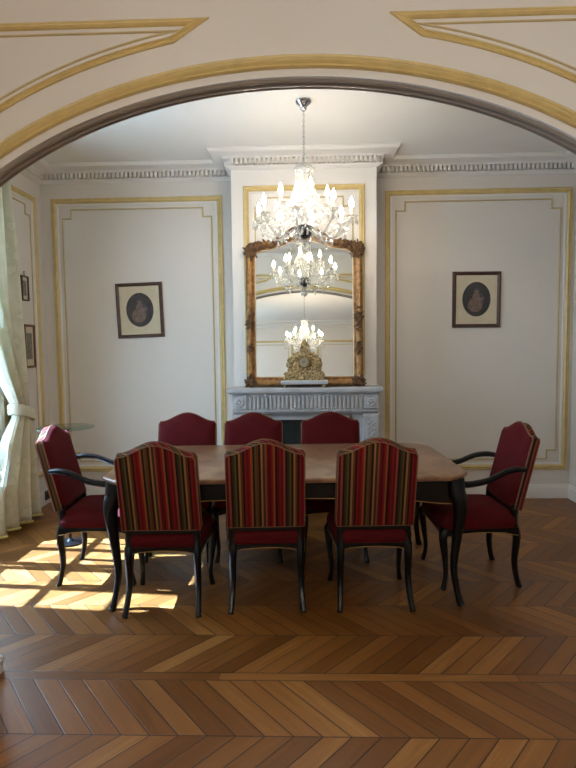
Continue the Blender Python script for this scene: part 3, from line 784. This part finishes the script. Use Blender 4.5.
G1 = 'striped back chairs along the near side of the table'
G2 = 'chairs along the far side of the table'
G3 = 'armchairs at the table ends'
proto = make_chair()
def put(o, x, y, deg, label, group):
    o.location = (x, y, 0); o.rotation_euler = (0, 0, math.radians(deg)); tag(o, label, 'chair', group)
near = [(-.818, 3.235, 1.5, 'striped back chair at the left end of the near side, legs in the sun patch'),
        (-.242, 3.29, 3.5, 'striped back chair in the middle of the near side of the table'),
        (.378, 3.31, 2.5, 'striped back chair at the right end of the near side')]
far = [(-.908, 3.885, 180.5, 'red upholstered chair across the table, leftmost of the three far ones'),
       (-.40, 3.875, 179.5, 'red upholstered chair across the table, before the left half of the fireplace'),
       (.195, 3.885, 180.8, 'red upholstered chair across the table, before the right half of the fireplace')]
first = True
for lst, g in ((near, G1), (far, G2)):
    for x, y, d, lb in lst:
        o = proto if first else copy_tree(proto); first = False
        put(o, x, y, d, lb, g)
ac = make_chair(True)
put(ac, 1.065, 3.56, 90+2.5, 'red velvet armchair at the right end of the table, seen from its side', G3)
a2 = copy_tree(ac)
put(a2, -1.352, 3.59, -90+4, 'red velvet armchair at the left end of the table, beside the curtain', G3)

# ------------------------------------------------------------------ dining table
tb = tag(empty('dining_table', (-.135, 3.56, 0), math.radians(2.2)), 'long dining table with brown marble-like top and black curved legs', 'table')
HL, HD, CCc = 1.058, .545, .125
out = []
for sx, sy in ((-1,-1),(1,-1),(1,1),(-1,1)):
    c0 = Vector((sx*HL, sy*HD)); a = Vector((sx*HL, sy*(HD-CCc))); b_ = Vector((sx*(HL-CCc), sy*HD))
    if sx*sy < 0: a, b_ = b_, a
    mid = Vector((sx*(HL-CCc*.42), sy*(HD-CCc*.42)))
    q0, q2 = a, b_
    for k in range(9):
        tt = k/8; out.append(tuple(q0*(1-tt)**2 + (mid*1.06 - (q0+q2)*.03)*2*tt*(1-tt) + q2*tt*tt))
MB().stack(out, [(.737,.012),(.741,.003),(.748,0),(.758,0),(.764,.004),(.766,.010)]).build('table_top', M['table_top'], tb, angle=30)
mb = MB(); gl_ = MB(); ax, ay = HL-.07, HD-.07
MB().box(-ax+.02, ax-.02, -ay+.02, ay-.02, .70, .7365).build('sub_frame', M['black'], tb, smooth=False)
for p, q in (((-ax,-ay),(ax,-ay)),((ax,-ay),(ax,ay)),((ax,ay),(-ax,ay)),((-ax,ay),(-ax,-ay))): apron(mb, p, q, .737, .625, .035, .022, 24, gl_)
ap_ = mb.build('apron', M['black'], tb, angle=30); gl_.build('gilt_line', M['gold_line'], ap_)
for sx in (-1, 1):
    for sy in (-1, 1):
        x, y = sx*(ax-.012), sy*(ay-.012)
        leg([(x, y, .736), (x+sx*.004, y+sy*.004, .66), (x+sx*.02, y+sy*.02, .58), (x+sx*.008, y+sy*.006, .40), (x-sx*.004, y-sy*.006, .20), (x+sx*.02, y+sy*.02, .03), (x+sx*.036, y+sy*.034, 0)],
            [.050,.052,.052,.042,.033,.026,.021,.018,.021,.019], 'leg', tb, 10)

# ------------------------------------------------------------------ framed pictures
def picture(loc, w, h, fwid, U, Nn, tilt, fm, label, oval=True, hook=False):
    """U along the wall, Nn out of the wall"""
    U = Vector(U); Nn = Vector(Nn); W = Vector((0,0,1))
    e = tag(empty('framed_picture', loc), label, 'picture')
    e.matrix_world = Matrix.Translation(loc) @ Matrix(((U.x,-Nn.x,0,0),(U.y,-Nn.y,0,0),(U.z,-Nn.z,1,0),(0,0,0,1))) @ Matrix.Rotation(tilt, 4, 'Y')
    # local: x along wall, -y out of the wall, z up
    path = [(-w/2,0,-h/2),(w/2,0,-h/2),(w/2,0,h/2),(-w/2,0,h/2)]
    s_ = signed(path, (0,-1,0)); mb = MB()
    mb.sweep(path, [(a*s_, hh) for a, hh in [(0,0),(0,.014),(.004,.02),(fwid*.5,.022),(fwid*.8,.016),(fwid,.012),(fwid,0)]], (0,-1,0)); mb.build('frame', fm, e, angle=30)
    mb = MB().box(-w/2+fwid*.5, w/2-fwid*.5, -.006, -.001, -h/2+fwid*.5, h/2-fwid*.5); mt = mb.build('mount', M['mat_board'], e, smooth=False)
    def disc(cx_, cz, rx, rz, y, rot=0, n=28):
        m_ = MB(); v = []
        for yy in (y, y+.0006):
            for k in range(n):
                a = 2*PI*k/n; px, pz = rx*math.cos(a), rz*math.sin(a)
                v.append((cx_+px*math.cos(rot)-pz*math.sin(rot), yy, cz+px*math.sin(rot)+pz*math.cos(rot)))
        m_.add(v, [tuple(range(n)), tuple(range(n,2*n))]+[(k,(k+1)%n,n+(k+1)%n,n+k) for k in range(n)]); return m_
    if oval:
        ow, oh = w*.295, h*.31
        pr = disc(0, .004, ow, oh, -.0072).build('print', M['print_dark'], e, smooth=False)
        f = MB()
        for q in (disc(-.012,-.05,ow*.52,oh*.42,-.0080,.25), disc(-.004,.015,ow*.26,oh*.34,-.0084,-.1), disc(.0,.085,ow*.16,oh*.15,-.0088), disc(.03,-.005,ow*.12,oh*.3,-.0092,-1.0)): f.add(q.v, q.f)
        f.build('printed_figure', M['print_flesh'], pr, smooth=False)
        f = MB()
        for q in (disc(.042,.01,ow*.22,oh*.36,-.0076,.2), disc(-.0,.098,ow*.2,oh*.07,-.0098)): f.add(q.v, q.f)
        f.build('printed_drapery', M['print_blue'], pr, smooth=False)
    else:
        MB().box(-w*.26, w*.26, -.0075, -.0055, -h*.30, h*.30).build('print', M['print_grey'], e, smooth=False)
    MB().box(-w/2+fwid*.9, w/2-fwid*.9, -.0125, -.0115, -h/2+fwid*.9, h/2-fwid*.9).build('glazing', M['pane'], e, smooth=False)
    if hook: MB().tube([(-.02,-.006,h/2),(0,-.006,h/2+.035),(.02,-.006,h/2)], .0022, 5).ball((0,-.008,h/2+.037), .006).build('hanging_hook', M['gilt'], e)
    return e
picture((-1.598, YB-.001, 1.868), .456, .532, .033, (1,0,0), (0,-1,0), math.radians(-1.8), M['frame_wood'], 'dark framed oval print hanging tilted on the wall left of the fireplace')
picture((1.643, YB-.001, 1.925), .455, .530, .034, (1,0,0), (0,-1,0), math.radians(.3), M['frame_wood'], 'brown framed oval print hanging level on the wall right of the fireplace')
picture((XL+.001, 4.96, 2.055), .125, .225, .014, (0,1,0), (1,0,0), 0, M['frame_wood'], 'small narrow framed print, upper of two by the curtain', oval=False, hook=True)
picture((XL+.001, 5.005, 1.53), .19, .40, .022, (0,1,0), (1,0,0), 0, M['frame_red'], 'larger reddish framed print, lower of two by the curtain', oval=False)

# ------------------------------------------------------------------ curtain
cu = tag(empty('curtain', (-2.42, 4.5, 0)), 'floor-length pale yellow damask curtain held by a tieback at the left window', 'curtain')
far_e = [(0,4.80),(.35,4.80),(.75,4.745),(.95,4.71),(1.05,4.685),(1.30,4.645),(1.9,4.59),(2.98,4.50)]
near_e = [(0,4.12),(.35,4.13),(.75,4.30),(.95,4.48),(1.05,4.46),(1.30,4.30),(1.9,4.02),(2.98,3.86)]
def lint(tab, x):
    for (a, b_), (c, d) in zip(tab, tab[1:]):
        if x <= c: return b_+(d-b_)*max(0,(x-a))/(c-a)
    return tab[-1][1]
def curt(uu, z):
    ye, yn = lint(far_e, z), lint(near_e, z); y = yn+(ye-yn)*uu
    pinch = math.exp(-((z-.98)/.16)**2)
    amp = .062*(1-.55*pinch); ph = uu*2*PI*3.6 + .5*math.sin(z*1.3)
    x = -2.42 + amp*math.sin(ph) + .015*math.sin(ph*2.3+z*2)
    return (x+2.42+.01*pinch, y-4.5 + .012*math.sin(z*3+uu*9), z)
nu, nv = 90, 46; zs = [.03 + (2.98-.03)*j/nv for j in range(nv+1)]
vs = [curt(i/nu, z) for z in zs for i in range(nu+1)]
fs = [(j*(nu+1)+i, j*(nu+1)+i+1, (j+1)*(nu+1)+i+1, (j+1)*(nu+1)+i) for j in range(nv) for i in range(nu)]
cl = MB().add(vs, fs).build('curtain_panel', M['curtain'], cu, angle=180)
so = cl.modifiers.new('sol', 'SOLIDIFY'); so.thickness = .004
mb = MB(); 
pts = []
for z in zs:
    x, y, zz = curt(1, z); pts.append((x+.004, y+.006, zz))
vs = []
for (x, y, z) in pts: vs += [(x-.012, y-.025, z), (x+.014, y-.025, z), (x+.014, y+.016, z), (x-.012, y+.016, z)]
fs = [(i*4+k, i*4+(k+1) % 4, i*4+4+(k+1) % 4, i*4+4+k) for i in range(len(pts)-1) for k in range(4)] + [(0,1,2,3), tuple(4*len(pts)-4+k for k in range(4))]
mb.add(vs, fs).build('side_braid', M['trim_y'], cu)
mb = MB(); hp = [curt(i/60, .045) for i in range(61)]
mb.tube([(x+.004, y, .036) for x, y, z in hp], .012, 6); mb.build('hem_fringe', M['trim_y'], cu)
# tieback: padded band around the gathered waist
pts = []
for k in range(33):
    a = 2*PI*k/32; yy = .10+.145*math.cos(a); pts.append((.075*math.sin(a), yy, .965 - .07*(yy-.10)/.145*-.0 + .045*(-math.cos(a))))
mb = MB(); vs = []; n = len(pts)-1
for k in range(n):
    a = 2*PI*k/32
    for j, (dr, dz) in enumerate(((0,-.048),(.012,-.04),(.018,-.015),(.014,0),(.018,.015),(.012,.04),(0,.048))):
        vs.append((pts[k][0]+dr*math.sin(a), pts[k][1]+dr*math.cos(a), pts[k][2]+dz))
fs = [(k*7+j, ((k+1)%n)*7+j, ((k+1)%n)*7+j+1, k*7+j+1) for k in range(n) for j in range(6)]
tb2 = mb.add(vs, fs).build('tieback', M['curtain'], cu)
mb = MB(); mb.tube([(-.02,.25,.925),(-.07,.265,.93),(-.12,.27,.93)], .006, 6); mb.build('tieback_hook', M['gilt'], cu)
mb = MB(); mb.tube([(0, -1.6, 3.0), (0, .05, 3.0)], .014, 10).ball((0,.07,3.0), .028)
rod = tag(mb.build('curtain_rod', M['gilt'], None), 'gilt curtain rod above the left window carrying the damask curtain', 'curtain rod'); rod.location = (-2.42, 4.5, 0)
mb = MB(); mb.box(-.12, .012, -1.5, -1.47, 2.98, 3.02).box(-.12, .012, 0, .03, 2.98, 3.02); mb.build('bracket', M['gilt'], rod, smooth=False)

# ------------------------------------------------------------------ glass side table
st = tag(empty('side_table', (-1.83, 4.12, 0)), 'small round glass topped side table behind the left armchair', 'side table')
MB().lathe([(.206,.897),(.21,.900),(.21,.904),(.206,.907)], 48).build('glass_top', M['table_glass'], st)
MB().lathe([(.10,0),(.10,.012),(.03,.02),(.012,.04),(.010,.87),(.03,.887),(.05,.897)], 20).build('pedestal', M['black'], st)

# outlet in the left wall
ou = tag(empty('wall_socket', (XL, 5.19, .09)), 'dark square electrical socket low on the wall behind the left armchair', 'socket')
MB().box(.0225,.032,-.045,.045,-.045,.045).build('socket_plate', M['outlet'], ou, smooth=False)
MB().lathe([(.026,0),(.026,.006),(.02,.003)], 16, (.031,0,0), Matrix.Rotation(PI/2,4,'Y')).build('socket_ring', M['black'], ou)

# dark shelf on the front room wall (its edge shows low in the mirror)
cn_ = tag(empty('wall_shelf', (1.22, YF, 1.74)), 'dark wooden shelf on the front room wall, seen low at right in the mirror', 'shelf')
MB().box(-.42,.42,.012,.24,0,.035).build('shelf_board', M['console'], cn_, smooth=False)
for sx in (-.3,.3): MB().add([(sx-.012,.012,0),(sx-.012,.2,0),(sx-.012,.012,-.14),(sx+.012,.012,0),(sx+.012,.2,0),(sx+.012,.012,-.14)], [(0,1,2),(3,4,5),(0,1,4,3),(1,2,5,4),(0,2,5,3)]).build('bracket', M['console'], cn_, smooth=False)

# ------------------------------------------------------------------ camera
fpx = 550.0; H = 1.50; yaw = math.radians(1.77); roll = .0117; pitch = math.atan(37.5/fpx)
F = Vector((-math.sin(yaw)*math.cos(pitch), math.cos(yaw)*math.cos(pitch), -math.sin(pitch)))
Rr = F.cross(Vector((0,0,1))).normalized(); Uu = Rr.cross(F)
R2 = Rr*math.cos(roll) - Uu*math.sin(roll); U2 = Uu*math.cos(roll) + Rr*math.sin(roll)
cam = bpy.data.cameras.new('camera'); co = bpy.data.objects.new('camera', cam); col.objects.link(co)
cam.sensor_fit = 'HORIZONTAL'; cam.sensor_width = 36; cam.lens = fpx/576*36; cam.clip_start = .05
co.matrix_world = Matrix(((R2.x,U2.x,-F.x,0),(R2.y,U2.y,-F.y,0),(R2.z,U2.z,-F.z,H),(0,0,0,1)))
scene.camera = co

# ------------------------------------------------------------------ light
w = bpy.data.worlds.new('sky'); w.use_nodes = True; scene.world = w
bg = w.node_tree.nodes['Background']; bg.inputs[0].default_value = (.53,.81,1.12,1); bg.inputs[1].default_value = 14.0
sd = bpy.data.lights.new('sun', 'SUN'); sd.energy = 50; sd.angle = math.radians(.7); sd.color = (.5,.82,1.35)
so = bpy.data.objects.new('sun', sd); col.objects.link(so)
el_ = math.radians(52.5); d = Vector((math.cos(el_), -.085*math.cos(el_), -math.sin(el_)))
so.rotation_euler = d.to_track_quat('-Z', 'Y').to_euler()
for a, b_, c, dd_ in WIN:                   # sky portals in the window openings
    L = bpy.data.lights.new('window_portal', 'AREA'); L.shape = 'RECTANGLE'; L.size = (dd_-c); L.size_y = (b_-a)
    L.cycles.is_portal = True
    o = bpy.data.objects.new('window_portal', L); col.objects.link(o); o.location = (XL-.26, (a+b_)/2, (c+dd_)/2)
    o.rotation_euler = Vector((1,0,0)).to_track_quat('-Z', 'Z').to_euler()

scene.view_settings.view_transform = 'Standard'; scene.view_settings.look = 'None'
scene.view_settings.gamma = 1; scene.view_settings.use_curve_mapping = False
scene.view_settings.exposure = 0.42
scene.cycles.max_bounces = 10; scene.cycles.diffuse_bounces = 5; scene.cycles.glossy_bounces = 5; scene.cycles.transparent_max_bounces = 24
scene.cycles.sample_clamp_indirect = 6; scene.cycles.caustics_reflective = False; scene.cycles.caustics_refractive = False
